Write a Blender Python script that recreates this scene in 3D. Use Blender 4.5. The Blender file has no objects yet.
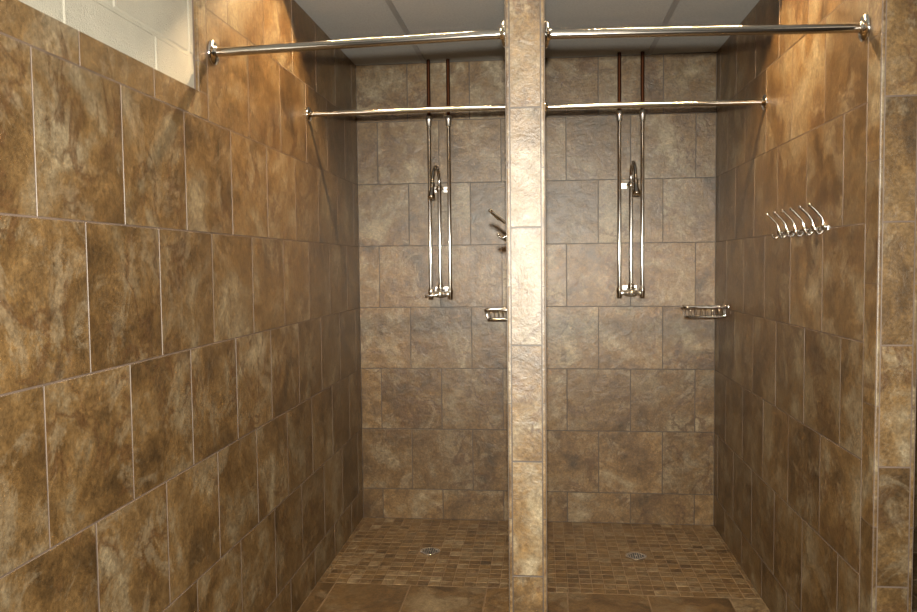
import bpy, math, random
from mathutils import Vector, Matrix
random.seed(11)
C = bpy.context.scene.collection
PI = math.pi
P = 0.335                       # pitch of the 13 inch wall tile, metres

# ------------------------------------------------------------------ camera
cam_d = bpy.data.cameras.new('camera'); cam = bpy.data.objects.new('camera', cam_d); C.objects.link(cam)
cam.location = (0, -12.7523*P, 4.1906*P)
cam_d.sensor_width = 36; cam_d.sensor_fit = 'HORIZONTAL'; cam_d.lens = 793.29/917*36
cam_d.clip_start = 0.02
cam.matrix_world = (Matrix.Translation(cam.location) @ Matrix.Rotation(0.1047, 4, 'Z') @
                    Matrix.Rotation(PI/2 - 0.0529, 4, 'X') @ Matrix.Rotation(-0.0106, 4, 'Z'))
bpy.context.scene.camera = cam

# ------------------------------------------------------------------ world + exposure
w = bpy.data.worlds.new('world'); bpy.context.scene.world = w; w.use_nodes = True
w.node_tree.nodes['Background'].inputs[0].default_value = (0.9, 0.85, 0.8, 1)
w.node_tree.nodes['Background'].inputs[1].default_value = 0.003
vs = bpy.context.scene.view_settings
vs.view_transform = 'Standard'; vs.look = 'None'; vs.gamma = 1; vs.exposure = -0.10; vs.use_curve_mapping = False

FLASH_W = 86.0; TUBE_E = 740.0; ROOM_W = 0.9
def lamp(name, kind, loc, energy, color, size=0.1, rot=(0, 0, 0), parent=None, **k):
    d = bpy.data.lights.new(name, kind); d.energy = energy; d.color = color
    o = bpy.data.objects.new(name, d); C.objects.link(o); o.location = loc; o.rotation_euler = rot
    if kind == 'AREA': d.size = size
    else: d.shadow_soft_size = size
    for a, b in k.items(): setattr(d, a, b)
    if parent: o.parent = parent
    return o
# the camera's own flash, just above the lens
fl = lamp('camera_flash', 'SPOT', (0.0, cam.location.y + 0.01, cam.location.z + 0.125), FLASH_W*8, (1, 0.945, 0.81), 0.022,
          rot=(PI/2 - 0.10, 0, 0.06), spot_size=math.radians(106), spot_blend=0.9)

# ------------------------------------------------------------------ node helpers / materials
def mat(name):
    m = bpy.data.materials.new(name); m.use_nodes = True
    nt = m.node_tree; b = nt.nodes['Principled BSDF']
    return m, nt, b
def simple(name, col, rough=0.5, metal=0.0, emit=None, es=0):
    m, nt, b = mat(name)
    b.inputs['Base Color'].default_value = (*col, 1); b.inputs['Roughness'].default_value = rough
    b.inputs['Metallic'].default_value = metal
    if emit: b.inputs['Emission Color'].default_value = (*emit, 1); b.inputs['Emission Strength'].default_value = es
    return m
def ramp(nt, stops, fac=None):
    r = nt.nodes.new('ShaderNodeValToRGB'); e = r.color_ramp.elements
    while len(e) < len(stops): e.new(0.5)
    for x, (p, c) in zip(e, stops): x.position = p; x.color = (*c, 1) if len(c) == 3 else c
    if fac: nt.links.new(fac, r.inputs[0])
    return r
def noise(nt, vec, scale, detail=6, rough=0.6, dist=0.0, stretch=None):
    n = nt.nodes.new('ShaderNodeTexNoise'); n.inputs['Scale'].default_value = scale
    n.inputs['Detail'].default_value = detail; n.inputs['Roughness'].default_value = rough
    n.inputs['Distortion'].default_value = dist
    if stretch:
        mp = nt.nodes.new('ShaderNodeMapping'); mp.inputs['Scale'].default_value = stretch
        nt.links.new(vec, mp.inputs[0]); vec = mp.outputs[0]
    nt.links.new(vec, n.inputs['Vector']); return n
def mixc(nt, kind, fac, a, b):
    x = nt.nodes.new('ShaderNodeMix'); x.data_type = 'RGBA'; x.blend_type = kind
    for sock, v in ((x.inputs['Factor'], fac), (x.inputs['A'], a), (x.inputs['B'], b)):
        if hasattr(v, 'links') or hasattr(v, 'is_linked'): nt.links.new(v, sock)
        else: sock.default_value = v if isinstance(v, (int, float)) else (*v, 1)
    return x.outputs['Result']
def math_(nt, op, a, b=0.0, c=None):
    x = nt.nodes.new('ShaderNodeMath'); x.operation = op
    for i, v in enumerate((a, b, c)):
        if v is None: continue
        if hasattr(v, 'is_linked'): nt.links.new(v, x.inputs[i])
        else: x.inputs[i].default_value = v
    return x.outputs[0]

def stone(name, gain=0.48, rough=0.34, small=False, stretch=(1, 1, 1)):
    """glazed stone-look tile; every tile samples its own patch through the tile_offset attribute"""
    m, nt, b = mat(name)
    tc = nt.nodes.new('ShaderNodeTexCoord'); at = nt.nodes.new('ShaderNodeAttribute'); at.attribute_name = 'tile_offset'
    mp = nt.nodes.new('ShaderNodeMapping'); mp.inputs['Scale'].default_value = stretch
    nt.links.new(tc.outputs['Object'], mp.inputs[0])
    va = nt.nodes.new('ShaderNodeVectorMath'); va.operation = 'ADD'
    nt.links.new(mp.outputs[0], va.inputs[0]); nt.links.new(at.outputs['Vector'], va.inputs[1])
    v = va.outputs[0]
    big = noise(nt, v, 4.0, 5, 0.55, 0.8)
    mid = noise(nt, v, 13, 12, 0.76, 0.35)
    fine = noise(nt, v, 95, 6, 0.75)
    g = lambda r_, g_, b_: (r_*gain, g_*gain, b_*gain)
    base = ramp(nt, [(0.36, g(.095, .055, .022)), (0.44, g(.190, .108, .040)), (0.51, g(.275, .165, .066)),
                     (0.56, g(.30, .21, .112)), (0.63, g(.46, .365, .225))])
    f = math_(nt, 'ADD', math_(nt, 'MULTIPLY', big.outputs[0], 0.62), math_(nt, 'MULTIPLY', mid.outputs[0], 0.38))
    nt.links.new(f, base.inputs[0])
    # ochre versus grey drift, independent of value
    hue = noise(nt, v, 3.4, 8, 0.62, 1.0)
    hr = ramp(nt, [(0.46, (0, 0, 0)), (0.57, (1, 1, 1))], hue.outputs[0])
    grey = mixc(nt, 'MULTIPLY', 1.0, base.outputs[0], (0.97, 0.995, 1.06))
    col = mixc(nt, 'MIX', hr.outputs[0], base.outputs[0], grey)
    # cloudy pale patches
    pl = noise(nt, v, 6.0, 11, 0.74, 0.7)
    pr = ramp(nt, [(0.53, (0, 0, 0)), (0.60, (1, 1, 1))], pl.outputs[0])
    col = mixc(nt, 'MIX', math_(nt, 'MULTIPLY', pr.outputs[0], 0.5), col, g(.42, .335, .22))
    # meandering darker veins
    vn = noise(nt, v, 5.0, 5, 0.56, 0.7)
    d = math_(nt, 'ABSOLUTE', math_(nt, 'SUBTRACT', vn.outputs[0], 0.5))
    vr = ramp(nt, [(0.0, (1, 1, 1)), (0.010, (.75, .75, .75)), (0.034, (0, 0, 0))], d)
    vm = noise(nt, v, 3.0, 2, 0.5)
    vmr = ramp(nt, [(0.47, (0, 0, 0)), (0.54, (1, 1, 1))], vm.outputs[0])
    col = mixc(nt, 'MIX', math_(nt, 'MULTIPLY', math_(nt, 'MULTIPLY', vr.outputs[0], vmr.outputs[0]), 0.8), col, g(.15, .075, .030))
    # dark blotches
    db = noise(nt, v, 8.0, 10, 0.72, 0.4)
    dr = ramp(nt, [(0.58, (0, 0, 0)), (0.66, (1, 1, 1))], db.outputs[0])
    col = mixc(nt, 'MIX', math_(nt, 'MULTIPLY', dr.outputs[0], 0.42), col, g(.075, .055, .035))
    # fine grain
    fr = ramp(nt, [(0.36, (0.72, 0.72, 0.72)), (0.64, (1.28, 1.28, 1.28))], fine.outputs[0])
    col = mixc(nt, 'MULTIPLY', 1.0, col, fr.outputs[0])
    crust = noise(nt, v, 34, 10, 0.78, 0.6)
    cr = ramp(nt, [(0.40, (0.62, 0.58, 0.52)), (0.49, (0.95, 0.95, 0.95)), (0.53, (1.05, 1.05, 1.05)), (0.62, (1.5, 1.48, 1.42))], crust.outputs[0])
    col = mixc(nt, 'MULTIPLY', 0.5, col, cr.outputs[0])
    crk = noise(nt, v, 9, 11, 0.70, 1.1)
    cd = math_(nt, 'ABSOLUTE', math_(nt, 'SUBTRACT', crk.outputs[0], 0.5))
    ck = ramp(nt, [(0.0, (1, 1, 1)), (0.010, (0, 0, 0))], cd)
    col = mixc(nt, 'MIX', math_(nt, 'MULTIPLY', ck.outputs[0], 0.35), col, g(.10, .062, .030))
    # per-tile tone
    wn = nt.nodes.new('ShaderNodeTexWhiteNoise'); wn.noise_dimensions = '3D'; nt.links.new(at.outputs['Vector'], wn.inputs['Vector'])
    lo, hi = (0.80, 1.12) if small else (0.80, 1.18)
    tr = ramp(nt, [(0, (lo, lo*0.97, lo*0.93)), (1, (hi, hi, hi))], wn.outputs['Value'])
    col = mixc(nt, 'MULTIPLY', 1.0, col, tr.outputs[0])
    nt.links.new(col, b.inputs['Base Color'])
    rr = nt.nodes.new('ShaderNodeMapRange'); rr.inputs['To Min'].default_value = rough-0.08; rr.inputs['To Max'].default_value = rough+0.12
    nt.links.new(mid.outputs[0], rr.inputs[0]); nt.links.new(rr.outputs[0], b.inputs['Roughness'])
    b.inputs['Specular IOR Level'].default_value = 0.6
    bp = nt.nodes.new('ShaderNodeBump'); bp.inputs['Strength'].default_value = 0.5; bp.inputs['Distance'].default_value = 0.006
    bn = noise(nt, v, 16, 11, 0.74, 0.5)
    nt.links.new(bn.outputs[0], bp.inputs['Height']); nt.links.new(bp.outputs[0], b.inputs['Normal'])
    return m
def grout(name, col):
    m, nt, b = mat(name)
    tc = nt.nodes.new('ShaderNodeTexCoord'); n = noise(nt, tc.outputs['Object'], 9, 5)
    r = ramp(nt, [(0.3, tuple(c*0.72 for c in col)), (0.7, tuple(c*1.15 for c in col))], n.outputs[0])
    nt.links.new(r.outputs[0], b.inputs['Base Color']); b.inputs['Roughness'].default_value = 0.5
    return m
M_TILE = stone('stone_tile'); M_GROUT = grout('pink_beige_grout', (.125, .090, .070)); M_GROUT2 = grout('dark_brown_grout', (.062, .045, .034))
M_FLOORTILE = stone('floor_stone_tile', gain=0.50, rough=0.48); M_MOSAIC = stone('mosaic_stone', gain=0.50, rough=0.5, small=True)
M_FGROUT = grout('floor_grout', (.19, .13, .078))
M_CHROME = simple('chrome', (.72, .71, .70), 0.09, 1.0)
M_WIRE = simple('wire_chrome', (.50, .49, .48), 0.10, 1.0)
M_SATIN = simple('satin_chrome', (.80, .79, .77), 0.32, 1.0)
M_STEEL = simple('polished_stainless_steel', (.56, .53, .49), 0.15, 1.0)
M_COPPER = simple('tarnished_copper', (.075, .028, .014), 0.5, 1.0)
M_DARK = simple('dark_drain_hole', (.01, .01, .01), 0.7)

def block_paint():
    m, nt, b = mat('cream_painted_block')
    tc = nt.nodes.new('ShaderNodeTexCoord')
    n1 = noise(nt, tc.outputs['Object'], 160, 5, 0.7); n2 = noise(nt, tc.outputs['Object'], 5, 3)
    r = ramp(nt, [(0.3, (.33, .31, .255)), (0.7, (.40, .375, .31))], n2.outputs[0])
    nt.links.new(r.outputs[0], b.inputs['Base Color']); b.inputs['Roughness'].default_value = 0.6
    bp = nt.nodes.new('ShaderNodeBump'); bp.inputs['Strength'].default_value = 0.7; bp.inputs['Distance'].default_value = 0.004
    nt.links.new(n1.outputs[0], bp.inputs['Height']); nt.links.new(bp.outputs[0], b.inputs['Normal'])
    return m
M_BLOCK = block_paint()
def ceiling_mat():
    m, nt, b = mat('acoustic_ceiling_tile')
    tc = nt.nodes.new('ShaderNodeTexCoord')
    n1 = noise(nt, tc.outputs['Object'], 120, 4, 0.7)
    r = ramp(nt, [(0.35, (.31, .315, .31)), (0.65, (.40, .40, .39))], n1.outputs[0])
    nt.links.new(r.outputs[0], b.inputs['Base Color']); b.inputs['Roughness'].default_value = 0.9
    bp = nt.nodes.new('ShaderNodeBump'); bp.inputs['Strength'].default_value = 0.4; bp.inputs['Distance'].default_value = 0.002
    nt.links.new(n1.outputs[0], bp.inputs['Height']); nt.links.new(bp.outputs[0], b.inputs['Normal'])
    return m
M_CEIL = ceiling_mat(); M_TBAR = simple('grey_ceiling_grid', (.22, .22, .215), 0.5)

# ------------------------------------------------------------------ mesh builder
class MB:
    def __init__(s): s.v = []; s.f = []; s.m = []; s.o = []; s.sm = []
    def add(s, vs_, fs, mi=0, off=(0, 0, 0), smooth=False):
        n = len(s.v); s.v += [tuple(x) for x in vs_]
        for f in fs: s.f.append(tuple(n+i for i in f)); s.m.append(mi); s.o.append(off); s.sm.append(smooth)
    def box(s, a, b, mi=0):
        (x0, y0, z0), (x1, y1, z1) = a, b
        s.add([(x0,y0,z0),(x1,y0,z0),(x1,y1,z0),(x0,y1,z0),(x0,y0,z1),(x1,y0,z1),(x1,y1,z1),(x0,y1,z1)],
              [(0,3,2,1),(4,5,6,7),(0,1,5,4),(1,2,6,5),(2,3,7,6),(3,0,4,7)], mi)
    def plate(s, O, U, V, N, u0, u1, v0, v1, t=0.001, bev=0.0007, mi=1, jit=0.0003):
        """one tile: a shallow bevelled plate on the plane O,U,V"""
        off = tuple(random.uniform(-40, 40) for _ in range(3))
        r = lambda: random.uniform(-jit, jit)
        pts = []
        for (u, v_) in ((u0,v0),(u1,v0),(u1,v1),(u0,v1)): pts.append(O+U*u+V*v_)
        tx, ty = r(), r()
        for (u, v_, su, sv) in ((u0,v0,1,1),(u1,v0,-1,1),(u1,v1,-1,-1),(u0,v1,1,-1)):
            pts.append(O+U*(u+su*bev)+V*(v_+sv*bev)+N*(t+tx*su+ty*sv))
        fs = [(4,5,6,7),(0,1,5,4),(1,2,6,5),(2,3,7,6),(3,0,4,7)]
        if U.cross(V).dot(N) < 0: fs = [tuple(reversed(f)) for f in fs]
        s.add(pts, fs[:1], mi, off); s.add(pts, fs[1:], 0 if mi == 1 else mi, off)
    def prism(s, poly, z0, z1, mi=1, off=None, smooth=False):
        """vertical extrusion of an (x,y) outline given counter-clockwise"""
        n = len(poly); off = off or tuple(random.uniform(-40, 40) for _ in range(3))
        a = sum(poly[i][0]*poly[(i+1)%n][1]-poly[(i+1)%n][0]*poly[i][1] for i in range(n))
        if a < 0: poly = poly[::-1]
        vs_ = [(x, y, z0) for x, y in poly] + [(x, y, z1) for x, y in poly]
        s.add(vs_, [tuple(range(n-1, -1, -1)), tuple(range(n, 2*n))], mi, off)
        s.add(vs_, [(i, (i+1) % n, n+(i+1) % n, n+i) for i in range(n)], mi, off, smooth)
    def lathe(s, prof, origin, axis, mi=0, seg=28, smooth=True):
        """profile of (radius, distance along axis)"""
        A = Vector(axis).normalized(); X = A.orthogonal().normalized(); Y = A.cross(X); O = Vector(origin)
        vs_ = []; fs = []
        for r, h in prof:
            for k in range(seg):
                a = 2*PI*k/seg; vs_.append(O+A*h+X*(r*math.cos(a))+Y*(r*math.sin(a)))
        for i in range(len(prof)-1):
            for k in range(seg):
                k2 = (k+1) % seg; fs.append((i*seg+k, i*seg+k2, (i+1)*seg+k2, (i+1)*seg+k))
        s.add(vs_, fs, mi, smooth=smooth)
        s.add(vs_, [tuple(range(seg-1, -1, -1)), tuple((len(prof)-1)*seg+k for k in range(seg))], mi)
    def tube(s, pts, r, mi=0, seg=14):
        """round tube through points, radius constant or one per point"""
        pts = [Vector(p) for p in pts]; n = len(pts); R = r if isinstance(r, (list, tuple)) else [r]*n
        T = [(pts[min(i+1, n-1)]-pts[max(i-1, 0)]).normalized() for i in range(n)]
        X = T[0].orthogonal().normalized(); vs_ = []; fs = []
        for i in range(n):
            X = (X-T[i]*X.dot(T[i])).normalized(); Y = T[i].cross(X)
            for k in range(seg):
                a = 2*PI*k/seg; vs_.append(pts[i]+X*(R[i]*math.cos(a))+Y*(R[i]*math.sin(a)))
        for i in range(n-1):
            for k in range(seg):
                k2 = (k+1) % seg; fs.append((i*seg+k, i*seg+k2, (i+1)*seg+k2, (i+1)*seg+k))
        s.add(vs_, fs, mi, smooth=True)
        s.add(vs_, [tuple(range(seg-1, -1, -1)), tuple((n-1)*seg+k for k in range(seg))], mi)
    def ball(s, c, r, mi=0, seg=14, rings=8):
        prof = [(max(1e-5, r*math.sin(PI*i/rings)), -r*math.cos(PI*i/rings)) for i in range(rings+1)]
        s.lathe(prof, c, (0, 0, 1), mi, seg)
    def build(s, name, mats, parent=None, kind=None, origin=None):
        me = bpy.data.meshes.new(name)
        o3 = Vector(origin) if origin is not None else Vector((0, 0, 0))
        me.from_pydata([Vector(v)-o3 for v in s.v], [], s.f)
        for m in (mats if isinstance(mats, (list, tuple)) else [mats]): me.materials.append(m)
        me.polygons.foreach_set('material_index', s.m); me.polygons.foreach_set('use_smooth', s.sm)
        if any(any(x) for x in s.o):
            a = me.attributes.new('tile_offset', 'FLOAT_VECTOR', 'FACE')
            a.data.foreach_set('vector', [c for x in s.o for c in x])
        me.update()
        o = bpy.data.objects.new(name, me); C.objects.link(o); o.location = o3
        if parent: o.parent = parent
        if kind: o['kind'] = kind
        return o
def thing(name, label, cat, loc, group=None):
    o = bpy.data.objects.new(name, None); C.objects.link(o); o.location = loc; o.empty_display_size = 0.1
    o['label'] = label; o['category'] = cat
    if group: o['group'] = group
    return o
def arc(cx, cy, r, a0, a1, n=6):
    return [(cx+r*math.cos(a0+(a1-a0)*i/n), cy+r*math.sin(a0+(a1-a0)*i/n)) for i in range(n+1)]

# ------------------------------------------------------------------ dimensions (metres)
XL = -2.967*P; XR = 2.699*P; PA = -0.296*P; PB = 0.037*P; XR2 = 3.022*P
YF = -6.013*P; YB = -5.765*P; ZC = 7.41*P; Z0 = 0.4935*P
YREAR = -17*P; XFAR = 8.6*P
G = 0.0018                       # half a joint
T = 0.001                        # tile face above the grout
XV, YV, ZV = Vector((1,0,0)), Vector((0,1,0)), Vector((0,0,1))
def rows(top):
    z = [0, Z0]
    while z[-1]+P < top-0.02: z.append(z[-1]+P)
    return z+[top]
def row_tiles(mb, O, U, N, zs, u0, u1, lat, cuts=(), skip=None):
    """running bond: lat is a joint position of the rows 0,2,4..; odd rows shift by half"""
    for i in range(len(zs)-1):
        l = lat + (0.5*P if i % 2 else 0)
        a = l + math.floor((u0-l)/P)*P; e = [u0]
        while a < u1-0.012:
            if a > u0+0.012: e.append(a)
            a += P
        e.append(u1)
        for j in range(len(e)-1):
            if skip and skip(e[j], e[j+1], zs[i], zs[i+1]): continue
            jx = random.uniform(-.0004, .0004)
            mb.plate(O, U, ZV, N, e[j]+G+jx, e[j+1]-G+jx, zs[i]+G, zs[i+1]-G)

# ------------------------------------------------------------------ structure
TM = [M_GROUT, M_TILE]
# floor: large tiles in front and under the stall fronts, mosaic pans inside
def build_floor():
    mb = MB(); mb.box((XL-.15, YREAR-.15, -.12), (XFAR+.15, .15, -T), 0)
    O = Vector((0, 0, -T))
    def big(x0, x1, y0, y1, lx, ly):
        xs = [x0]+[lx+k*P for k in range(-30, 60) if x0+.01 < lx+k*P < x1-.01]+[x1]
        ys = [y0]+[ly+k*P for k in range(-60, 60) if y0+.01 < ly+k*P < y1-.01]+[y1]
        for i in range(len(xs)-1):
            for j in range(len(ys)-1):
                mb.plate(O, XV, YV, ZV, xs[i]+.0022, xs[i+1]-.0022, ys[j]+.0022, ys[j+1]-.0022, mi=1, t=T)
    ym = -2.70*P
    big(XL, PA, YF, ym, -1.728*P, ym); big(PB, XR, YF, -2.78*P, 1.30*P, -2.78*P)
    big(XL, XFAR, YREAR, YF, -1.728*P, YF); big(XR2, XFAR, YF, 0, 3.6*P, 0)
    def mosaic(x0, x1, y0, y1, cx, cy, lx):
        q = 0.1553*P; g = .0013
        xs = [x0]+[lx+k*q for k in range(-60, 60) if x0+.008 < lx+k*q < x1-.008]+[x1]
        ys = [y0]+[y0+k*q for k in range(1, 60) if y0+k*q < y1-.008]+[y1]
        for i in range(len(xs)-1):
            for j in range(len(ys)-1):
                mx, my = (xs[i]+xs[i+1])/2, (ys[j]+ys[j+1])/2
                if math.hypot(mx-cx, my-cy) < .05: continue
                mb.plate(O, XV, YV, ZV, xs[i]+g, xs[i+1]-g, ys[j]+g, ys[j+1]-g, mi=2, t=T, bev=.001, jit=.0002)
    mosaic(XL, PA, ym, 0, -1.645*P, -1.456*P, -1.186*P); mosaic(PB, XR, -2.78*P, 0, 1.321*P, -1.43*P, .784*P)
    return mb.build('floor', [M_FGROUT, M_FLOORTILE, M_MOSAIC], kind='structure')
build_floor()

# back wall of all three stalls
mb = MB(); mb.box((XL-.15, T, -.1), (XFAR+.15, .15, ZC+.12), 0)
O = Vector((0, T, 0)); zs = rows(ZC)
row_tiles(mb, O, XV, -YV, zs, XL, PA, -2.6305*P+.5*P*0, )
row_tiles(mb, O, XV, -YV, zs, PB, XR, -.6037*P+.5*P*0)
row_tiles(mb, O, XV, -YV, zs, XR2, XFAR, 3.4*P)
mb.build('wall_back', [M_GROUT2, M_TILE], kind='structure')

# left wall: full-height tile in the stall, tiled wainscot with painted block above in front of it
mb = MB()
ZW = 5.729*P; YJ = -5.99*P
mb.box((XL-.15, YJ+.004, -.1), (XL-T, .0, ZC+.12), 0)
mb.box((XL-.15, YREAR-.1, -.1), (XL-T, YJ+.004, ZW-.003), 0)
O = Vector((XL-T, 0, 0))
zl = rows(ZC)
row_tiles(mb, O, YV, XV, zl[:6], YREAR, 0, -.822*P)            # rows up to 4.49
row_tiles(mb, O, YV, XV, [zl[5], zl[6]], YREAR, 0, -.322*P)
row_tiles(mb, O, YV, XV, [zl[6], ZW], YREAR, -5.822*P, -.822*P)
row_tiles(mb, O, YV, XV, [zl[6], zl[7]], -5.822*P, 0, -.822*P)
row_tiles(mb, O, YV, XV, [zl[7], zl[8]] if len(zl) > 8 else [zl[7], ZC], -5.822*P, 0, -.322*P)
def bull_left(z0, z1):      # rounded front edge of the tiled stall wall
    r = .006
    poly = [(XL-.012, -5.822*P-G), (XL, -5.822*P-G), (XL, YJ+r)] + arc(XL-r, YJ+r, r, 0, -PI/2, 5)[1:] + [(XL-.012, YJ)]
    mb.prism(poly, z0+G, z1-G, 1)
bull_left(ZW-.0005, 5.99*P); bull_left(5.99*P, 6.99*P); bull_left(6.99*P, ZC)
mb.build('wall_left', TM, kind='structure')

# painted block wall above the wainscot, set back behind the tile face
def block_wall(name, O, U, N, u0, u1, z0, z1, latu, latz, thick=.15):
    mb = MB(); bh, bl = .2032, .4064
    X = lambda u, n, z: tuple(O+U*u+N*n+ZV*z)
    a, b = X(u0, -thick, z0), X(u1, -.004, z1)
    mb.box(tuple(min(p, q) for p, q in zip(a, b)), tuple(max(p, q) for p, q in zip(a, b)), 0)
    z = latz + math.floor((z0-latz)/bh)*bh; i = round((z-latz)/bh)
    while z < z1:
        l = latu + (bl/2 if i % 2 else 0); u = l+math.floor((u0-l)/bl)*bl
        while u < u1:
            a0, a1, b0, b1 = max(u, u0), min(u+bl, u1), max(z, z0), min(z+bh, z1)
            g = .0045
            if a1-a0 > .02 and b1-b0 > .02:
                mb.plate(O-N*.004, U, ZV, N, a0+(g if a0 > u0 else 0), a1-(g if a1 < u1 else 0), b0+(g if b0 > z0 else 0), b1-(g if b1 < z1 else 0), t=.0025, bev=.0045, mi=0, jit=.0003)
            u += bl
        z += bh; i += 1
    return mb.build(name, [M_BLOCK], kind='structure')
block_wall('wall_left_block', Vector((XL-.011, 0, 0)), YV, XV, YREAR, YJ-.006, ZW-.003, ZC+.12, -7.93*P, 6.02*P-.2032)
# the tiled walls behind the camera and at the far right of the changing area
mb = MB(); mb.box((XL-.15, YREAR-.15, -.1), (XFAR+.15, YREAR-T, ZC+.12), 0)
row_tiles(mb, Vector((0, YREAR-T, 0)), XV, YV, rows(ZC), XL, XFAR, 0); mb.build('wall_front', TM, kind='structure')
mb = MB(); mb.box((XFAR+T, YREAR, -.1), (XFAR+.15, T, ZC+.12), 0)
row_tiles(mb, Vector((XFAR+T, 0, 0)), YV, -XV, rows(ZC), YREAR, 0, 0); mb.build('wall_right', TM, kind='structure')

# partitions between stalls: tiled sides, bullnose strips at the front corner, narrow tiles on the end
def partition(name, xa, xb, lat_l, lat_r, zoff=0.0):
    mb = MB(); e = .0005
    mb.box((xa+T, YF+T, -.1), (xb-T, T, ZC+.12), 0)
    zz = rows(ZC)
    row_tiles(mb, Vector((xa+T, 0, 0)), YV, -XV, zz, YB, 0, lat_l)
    row_tiles(mb, Vector((xb-T, 0, 0)), YV, XV, zz, YB, 0, lat_r)
    bz = [0]+[Z0+(k+.5)*P+zoff for k in range(0, 7)]+[ZC]; th = .0105; r = .0065
    for i in range(len(bz)-1):
        for sx, xe in ((1, xa), (-1, xb)):
            poly = [(xe, YB-G), (xe, YF+r)] + [(xe+sx*(r-r*math.cos(t)), YF+r-r*math.sin(t)) for t in [PI/2*k/6 for k in range(1, 7)]] + [(xe+sx*th, YF), (xe+sx*th, YB-G)]
            mb.prism(poly, bz[i]+G*.8, bz[i+1]-G*.8, 1)
    for i in range(len(zz)-1):
        mb.plate(Vector((0, YF+T, 0)), XV, ZV, -YV, xa+th+.0028, xb-th-.0028, zz[i]+G, zz[i+1]-G, t=T-.0004)
    return mb.build(name, [M_GROUT if xa > PB else M_GROUT2, M_TILE], kind='structure')
partition('wall_partition', PA, PB, -.3*P, -.3*P)
partition('wall_partition_right', XR, XR2, -.758*P, -.3*P)

# ceiling: acoustic panels in a grid, open where the two recessed strip lights sit
OY0, OY1 = -4.54*P, -3.80*P
OX = [(XL+.13, PA-.13), (PB+.13, XR-.13)]
mb = MB()
mb.box((XL-.02, YREAR, ZC), (XFAR, OY0, ZC+.03), 0); mb.box((XL-.02, OY1, ZC), (XFAR, -.001, ZC+.03), 0)
for x0, x1 in ((XL-.02, OX[0][0]), (OX[0][1], OX[1][0]), (OX[1][1], XFAR)): mb.box((x0, OY0, ZC), (x1, OY1, ZC+.03), 0)
mb.build('ceiling', [M_CEIL], kind='structure')
mb = MB(); gx = [(-1.842+1.757*k)*P for k in range(0, 6)]; gy = [(-3.30-1.82*k)*P for k in range(0, 8)]+[-1.48*P]
for x in gx: mb.box((x-.012, YREAR+.01, ZC-.004), (x+.012, -.003, ZC+.002))
for y in gy[:-1]: mb.box((XL+.003, y-.012, ZC-.0035), (XFAR-.003, y+.012, ZC+.0025))
mb.build('trim_1', [M_TBAR], kind='structure')

# ------------------------------------------------------------------ ceiling lamps (above the stalls, and in the room behind the camera)
def strip_light(x0, x1, label):
    cx, cy = (x0+x1)/2, (OY0+OY1)/2; hx, hy = (x1-x0)/2-.001, (OY1-OY0)/2-.001
    t = thing('recessed_strip_light', label, 'ceiling light', (cx, cy, ZC), 'recessed strip lights over the stalls')
    m = MB(); H = .14; e = .004
    m.box((-hx, -hy, -.003), (-hx+e, hy, H)); m.box((hx-e, -hy, -.003), (hx, hy, H)); m.box((-hx, -hy, -.003), (hx, -hy+e, H)); m.box((-hx, hy-e, -.003), (hx, hy, H))
    m.box((-hx, -hy, H), (hx, hy, H+e)); m.build('housing', simple('grey_housing', (.22, .21, .20), .7), t)
    m = MB(); m.lathe([(.012, -hx+.035), (.0125, -hx+.04), (.0125, hx-.04), (.012, hx-.035)], (0, 0, .087), (1, 0, 0), seg=14)
    m.build('lamp_tube', simple('warm_tube', (.9, .85, .75), .4, 0, (1, .69, .35), TUBE_E), t)
    for s_ in (-1, 1):
        m = MB(); a, b = sorted((s_*(hx-.036), s_*(hx-.004))); m.box((a, -.014, .065), (b, .014, H)); m.build('lamp_holder', M_TBAR, t)
strip_light(*OX[0], 'recessed warm strip light in the ceiling over the left stall')
strip_light(*OX[1], 'recessed warm strip light in the ceiling over the right stall')
def troffer(x, y, label):
    t = thing('fluorescent_ceiling_light', label, 'ceiling light', (x, y, ZC), 'fluorescent panels in the changing area')
    m = MB(); m.box((-.30, -.60, -.014), (.30, .60, -.004)); m.build('frame', M_TBAR, t)
    m = MB(); m.box((-.27, -.57, -.019), (.27, .57, -.0145)); m.build('diffuser', simple('diffuser', (.9, .9, .85), .5, 0, (1, .86, .66), .6), t)
    a = lamp('panel_light', 'AREA', (0, 0, -.03), ROOM_W, (1, .84, .62), .54, parent=t); a.data.shape = 'RECTANGLE'; a.data.size_y = 1.1
troffer(.3*P, -9.7*P, 'fluorescent ceiling panel in front of the stalls')
troffer(3.9*P, -9.7*P, 'fluorescent ceiling panel to the right of the other one')

# ------------------------------------------------------------------ curtain rods
def rod(x0, x1, y, z0, z1, label, r=.0130, rf=.038):
    t = thing('shower_curtain_rod', label, 'curtain rod', (x0, y, z0), 'steel rods across the shower stalls')
    L = Vector((x1-x0, 0, z1-z0)); d = L.normalized()
    m = MB(); m.lathe([(r, .004), (r, L.length-.004)], (0, 0, 0), d, seg=32); m.build('bar', M_STEEL, t)
    for o, s_ in ((Vector((0, 0, 0)), 1), (L, -1)):
        m = MB(); X = (s_, 0, 0)
        m.lathe([(rf*.97, .0006), (rf, .0025), (rf, .0055), (rf*.93, .0090), (rf*.74, .0118), (rf*.52, .0135), (r*1.22, .0145), (r*1.18, .0175), (r*1.02, .0185)], (0, 0, 0), X, seg=40)
        fo = m.build('flange', M_CHROME, t); fo.location = o
    return t
Y1 = -5.707*P; Y2 = -2.735*P
rod(XL, PA, Y1, 6.13*P, 6.19*P, 'front steel rod high across the left stall opening')
rod(PB, XR, Y1, 6.17*P, 6.12*P, 'front steel rod high across the right stall opening')
rod(XL, PA, Y2, 6.125*P, 6.14*P, 'inner steel rod deeper inside the left stall', r=.0118, rf=.031)
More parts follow.
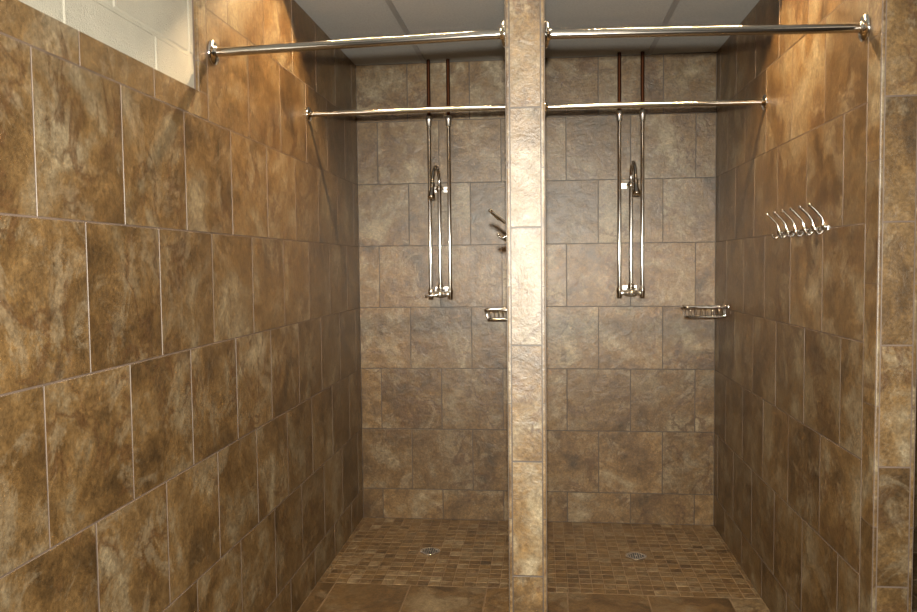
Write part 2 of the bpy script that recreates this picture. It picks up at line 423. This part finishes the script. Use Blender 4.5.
rod(PB, XR, Y2, 6.125*P, 6.10*P, 'inner steel rod deeper inside the right stall', r=.0118, rf=.031)

# ------------------------------------------------------------------ exposed pipe showers
def shower(cx, label, arm_dx, lever, pl=-.156*P, pr=.155*P):
    yo = -.062; zb = 3.70*P; zt = 6.48*P
    t = thing('exposed_pipe_shower', label, 'shower', (cx, 0, 0), 'exposed chrome pipe showers')
    rp = .0106
    for dx in (pl, pr):
        m = MB(); m.lathe([(rp, zb+.03), (rp, zt-.012)], (dx, yo, 0), (0, 0, 1), seg=20); m.build('supply_pipe', M_CHROME, t)
        m = MB(); m.lathe([(rp*1.1, zt-.038), (rp*1.45, zt-.034), (rp*1.5, zt-.012), (rp*1.72, zt-.008), (rp*1.72, zt+.006), (rp*1.15, zt+.012), (rp, zt+.016)], (dx, yo, 0), (0, 0, 1), seg=20)
        m.build('coupling', M_SATIN, t)
        m = MB(); m.lathe([(.0098, zt+.012), (.0098, ZC-.002)], (dx, yo, 0), (0, 0, 1), seg=16); m.build('copper_pipe', M_COPPER, t)
        m = MB(); m.lathe([(rp*.9, zb-.024), (rp*1.35, zb-.022), (rp*1.35, zb+.006), (rp*1.5, zb+.008), (rp*1.5, zb+.024), (rp*1.15, zb+.034)], (dx, yo, 0), (0, 0, 1), seg=20)
        m.build('elbow', M_CHROME, t)
    # riser and gooseneck
    zr = 5.42*P; m = MB(); m.lathe([(rp*1.0, zb+.03), (rp*1.0, zr)], (0, yo-.006, 0), (0, 0, 1), seg=20); m.build('riser_pipe', M_CHROME, t)
    m = MB(); m.lathe([(rp*1.1, zb+.022), (rp*1.6, zb+.026), (rp*1.6, zb+.05), (rp*1.1, zb+.056)], (0, yo-.006, 0), (0, 0, 1), seg=20); m.build('riser_collar', M_CHROME, t)
    m = MB(); m.lathe([(rp*1.05, zr-.03), (rp*1.5, zr-.026), (rp*1.5, zr+.0), (rp*.9, zr+.006)], (0, yo-.006, 0), (0, 0, 1), seg=20); m.build('riser_collar', M_CHROME, t)
    m = MB(); pts = [(0, yo-.006, zr-.005)]; L = .135; ht = .085; rise = .02
    for k in range(0, 17):
        a = PI*k/16; f = (1-math.cos(a))/2
        pts.append((arm_dx*f, yo-.006-L*f, zr+rise*(1-f)+ht*math.sin(a)))
    m.tube(pts, .0092, seg=16); m.build('shower_arm', M_CHROME, t)
    hx, hy, hz = arm_dx, yo-.006-L, zr
    hd = Vector((arm_dx*.25, -.035, -.1)).normalized()
    m = MB(); m.lathe([(.009, -.004), (.0135, .002), (.0135, .012), (.010, .016), (.0125, .024), (.0135, .040), (.017, .055), (.0205, .066), (.0205, .078), (.018, .081), (.001, .082)], (hx, hy, hz), hd, seg=24)
    h = m.build('shower_head', M_CHROME, t)
    # wall brackets
    for z, par in ((5.385*P, 't'), (zb+.03, 'b')):
        for sx in ((-.088*P, .088*P) if par == 't' else (-.07*P, .07*P)):
            h_ = .014 if par == 't' else .012
            m = MB(); m.box((sx-h_, -.010, z-h_), (sx+h_, -.0004, z+h_)); m.lathe([(.0065, .005), (.0065, -yo-.004)], (sx, 0, z), (0, -1, 0), seg=14)
            m.lathe([(.003, 0), (.0027, .002)], (sx, -.0098, z+.0095), (0, -1, 0), seg=10)
            m.build('wall_bracket', M_SATIN, t)
        m = MB(); m.lathe([(.0072, 0), (.0072, .145*P if par == 't' else .15*P)], (-.072*P, yo, z), (1, 0, 0), seg=14); m.build('bracket_bar', M_CHROME, t)
    # mixing valve with lever
    m = MB(); z = zb+.004
    m.lathe([(.0115, pl+.008), (.0115, -.03), (.015, -.027), (.0185, -.012), (.0195, 0), (.0185, .012), (.015, .027), (.0115, .03), (.0115, pr-.008)], (0, yo-.004, z), (1, 0, 0), seg=24)
    m.lathe([(.0165, .005), (.0165, .026), (.0135, .030), (.0135, .040), (.0165, .041), (.0165, .048), (.012, .053), (.001, .055)], (0, yo-.004, z), (0, -1, 0), seg=24)
    m.build('valve_body', M_SATIN, t)
    m = MB(); b0 = Vector((0, yo-.048, z)); e0 = b0+Vector(lever)
    m.tube([b0, b0+(e0-b0)*.5, b0+(e0-b0)*.9, e0], [.006, .005, .0045, .0055], seg=12); m.ball(e0, .0062); m.build('handle', M_CHROME, t)
    return t
shower(-1.603*P, 'chrome exposed pipe shower on the back wall of the left stall', -.018, (-.072, -.012, -.008))
shower(1.380*P, 'chrome exposed pipe shower on the back wall of the right stall', .008, (.004, -.060, -.006), pl=-.175*P, pr=.175*P)

# ------------------------------------------------------------------ hook racks
def hook_rack(xw, sx, y0, dy, n, z, label, reach=.050):
    """sx: direction away from the wall"""
    t = thing('hook_rack', label, 'hook rack', (xw, y0, z), 'six-hook chrome racks')
    m = MB(); L = dy*(n-1); a, b = sorted((0, sx*.004))
    m.box((a+.0003*(sx > 0), -.016+min(0, L), -.008), (b-.0003*(sx < 0), .016+max(0, L), .005)); m.build('mounting_rail', M_CHROME, t)
    for i in range(n):
        y = dy*i; m = MB()
        m.lathe([(.0125, .0035), (.0135, .006), (.0125, .011), (.0085, .0155), (.003, .0175), (.0005, .0178)], (0, y, .002), (sx, 0, 0), seg=18)
        up = [(.010, .000), (.011, .018), (.015, .031), (.028, .047), (.042, .061), (.052, .070)]
        m.tube([(sx*u*reach/.052, y, v) for u, v in up], [.0042, .004, .0036, .0033, .0032, .0034], seg=10); m.ball((sx*reach*1.04, y, .072), .0068)
        lo = [(.009, -.004), (.014, -.014), (.022, -.020), (.029, -.018), (.033, -.012)]
        m.tube([(sx*u*reach/.052, y, v) for u, v in lo], .0034, seg=10); m.ball((sx*reach*.65, y, -.008), .0060)
        m.build('hook', M_CHROME, t)
    return t
hook_rack(XR, -1, -4.856*P, .286*P, 6, 4.50*P, 'chrome six-hook rack on the right tiled wall of the right stall')
hook_rack(PA, -1, -4.856*P, .286*P, 6, 4.50*P, 'chrome six-hook rack on the partition, tips poking into the left stall', reach=.066)

# ------------------------------------------------------------------ wire soap baskets
def basket(xw, sx, y, z, L, label):
    t = thing('wire_soap_basket', label, 'soap basket', (xw, y, z), 'chrome wire soap baskets')
    W = .10; h = .048; r = .0034
    def ring(zz, l, wv, rr, nm):
        c = .018; pts = []
        for (cx, cy, a0) in ((l-c, wv/2-c, 0), (.012+c, wv/2-c, PI/2), (.012+c, -wv/2+c, PI), (l-c, -wv/2+c, 1.5*PI)):
            for k in range(5): a = a0+PI/2*k/4; pts.append((sx*(cx+c*math.cos(a)), cy+c*math.sin(a), zz))
        m = MB(); m.tube(pts+[pts[0], pts[1]], rr, seg=10); m.build(nm, M_WIRE, t)
    ring(0, L, W, .0052, 'top_rim'); ring(-h, L-.014, W-.02, r, 'bottom_rim')
    m = MB(); n = 7
    for k in range(n):
        x = sx*(.03+(L-.055)*k/(n-1))
        m.tube([(x, -W/2, 0), (x, -W/2+.010, -h), (x, 0, -h-.001), (x, W/2-.010, -h), (x, W/2, 0)], .0017, seg=8)
    for v in (-.025, 0, .025): m.tube([(sx*.013, v, -.002), (sx*.014, v, -h), (sx*(L-.014), v, -h), (sx*L, v, 0)], .0017, seg=8)
    m.build('wire_grid', M_WIRE, t)
    for v in (-.035, .035):
        m = MB(); m.lathe([(.013, .0004), (.013, .004), (.009, .009), (.006, .012), (.006, .017)], (0, v, 0), (sx, 0, 0), seg=18); m.build('wall_mount', M_WIRE, t)
    m = MB(); m.ball((sx*(L-.035), -W/2+.008, -h+.004), .006); m.build('rim_end_knob', M_WIRE, t)
    return t
basket(XR, -1, -.80*P, 3.525*P, .215, 'chrome wire soap basket in the right stall beside the back corner')
basket(PA, -1, -.80*P, 3.50*P, .185, 'chrome wire soap basket half hidden behind the tiled partition, left stall')

# ------------------------------------------------------------------ floor drains
def drain(x, y, label):
    t = thing('floor_drain', label, 'drain', (x, y, 0), 'round floor drains')
    m = MB(); m.lathe([(.050, -.0019), (.050, .0006), (.047, .0018), (.041, .0014), (.040, .0002)], (0, 0, 0), (0, 0, 1), seg=36); m.build('drain_ring', M_STEEL, t)
    m = MB(); m.lathe([(.040, .0004), (.040, .0012), (.001, .0012)], (0, 0, 0), (0, 0, 1), seg=36, smooth=False); g = m.build('grate', M_STEEL, t)
    m = MB()
    for i in range(-3, 4):
        for j in range(-3, 4):
            if 0 < math.hypot(i, j) <= 3.2: m.box((i*.0105-.0035, j*.0105-.0035, .00125), (i*.0105+.0035, j*.0105+.0035, .0015))
    m.build('drain_holes', M_DARK, g)
    return t
drain(-1.645*P, -1.456*P, 'small round metal drain in the left stall mosaic floor')
drain(1.321*P, -1.43*P, 'small round metal drain in the right stall mosaic floor')
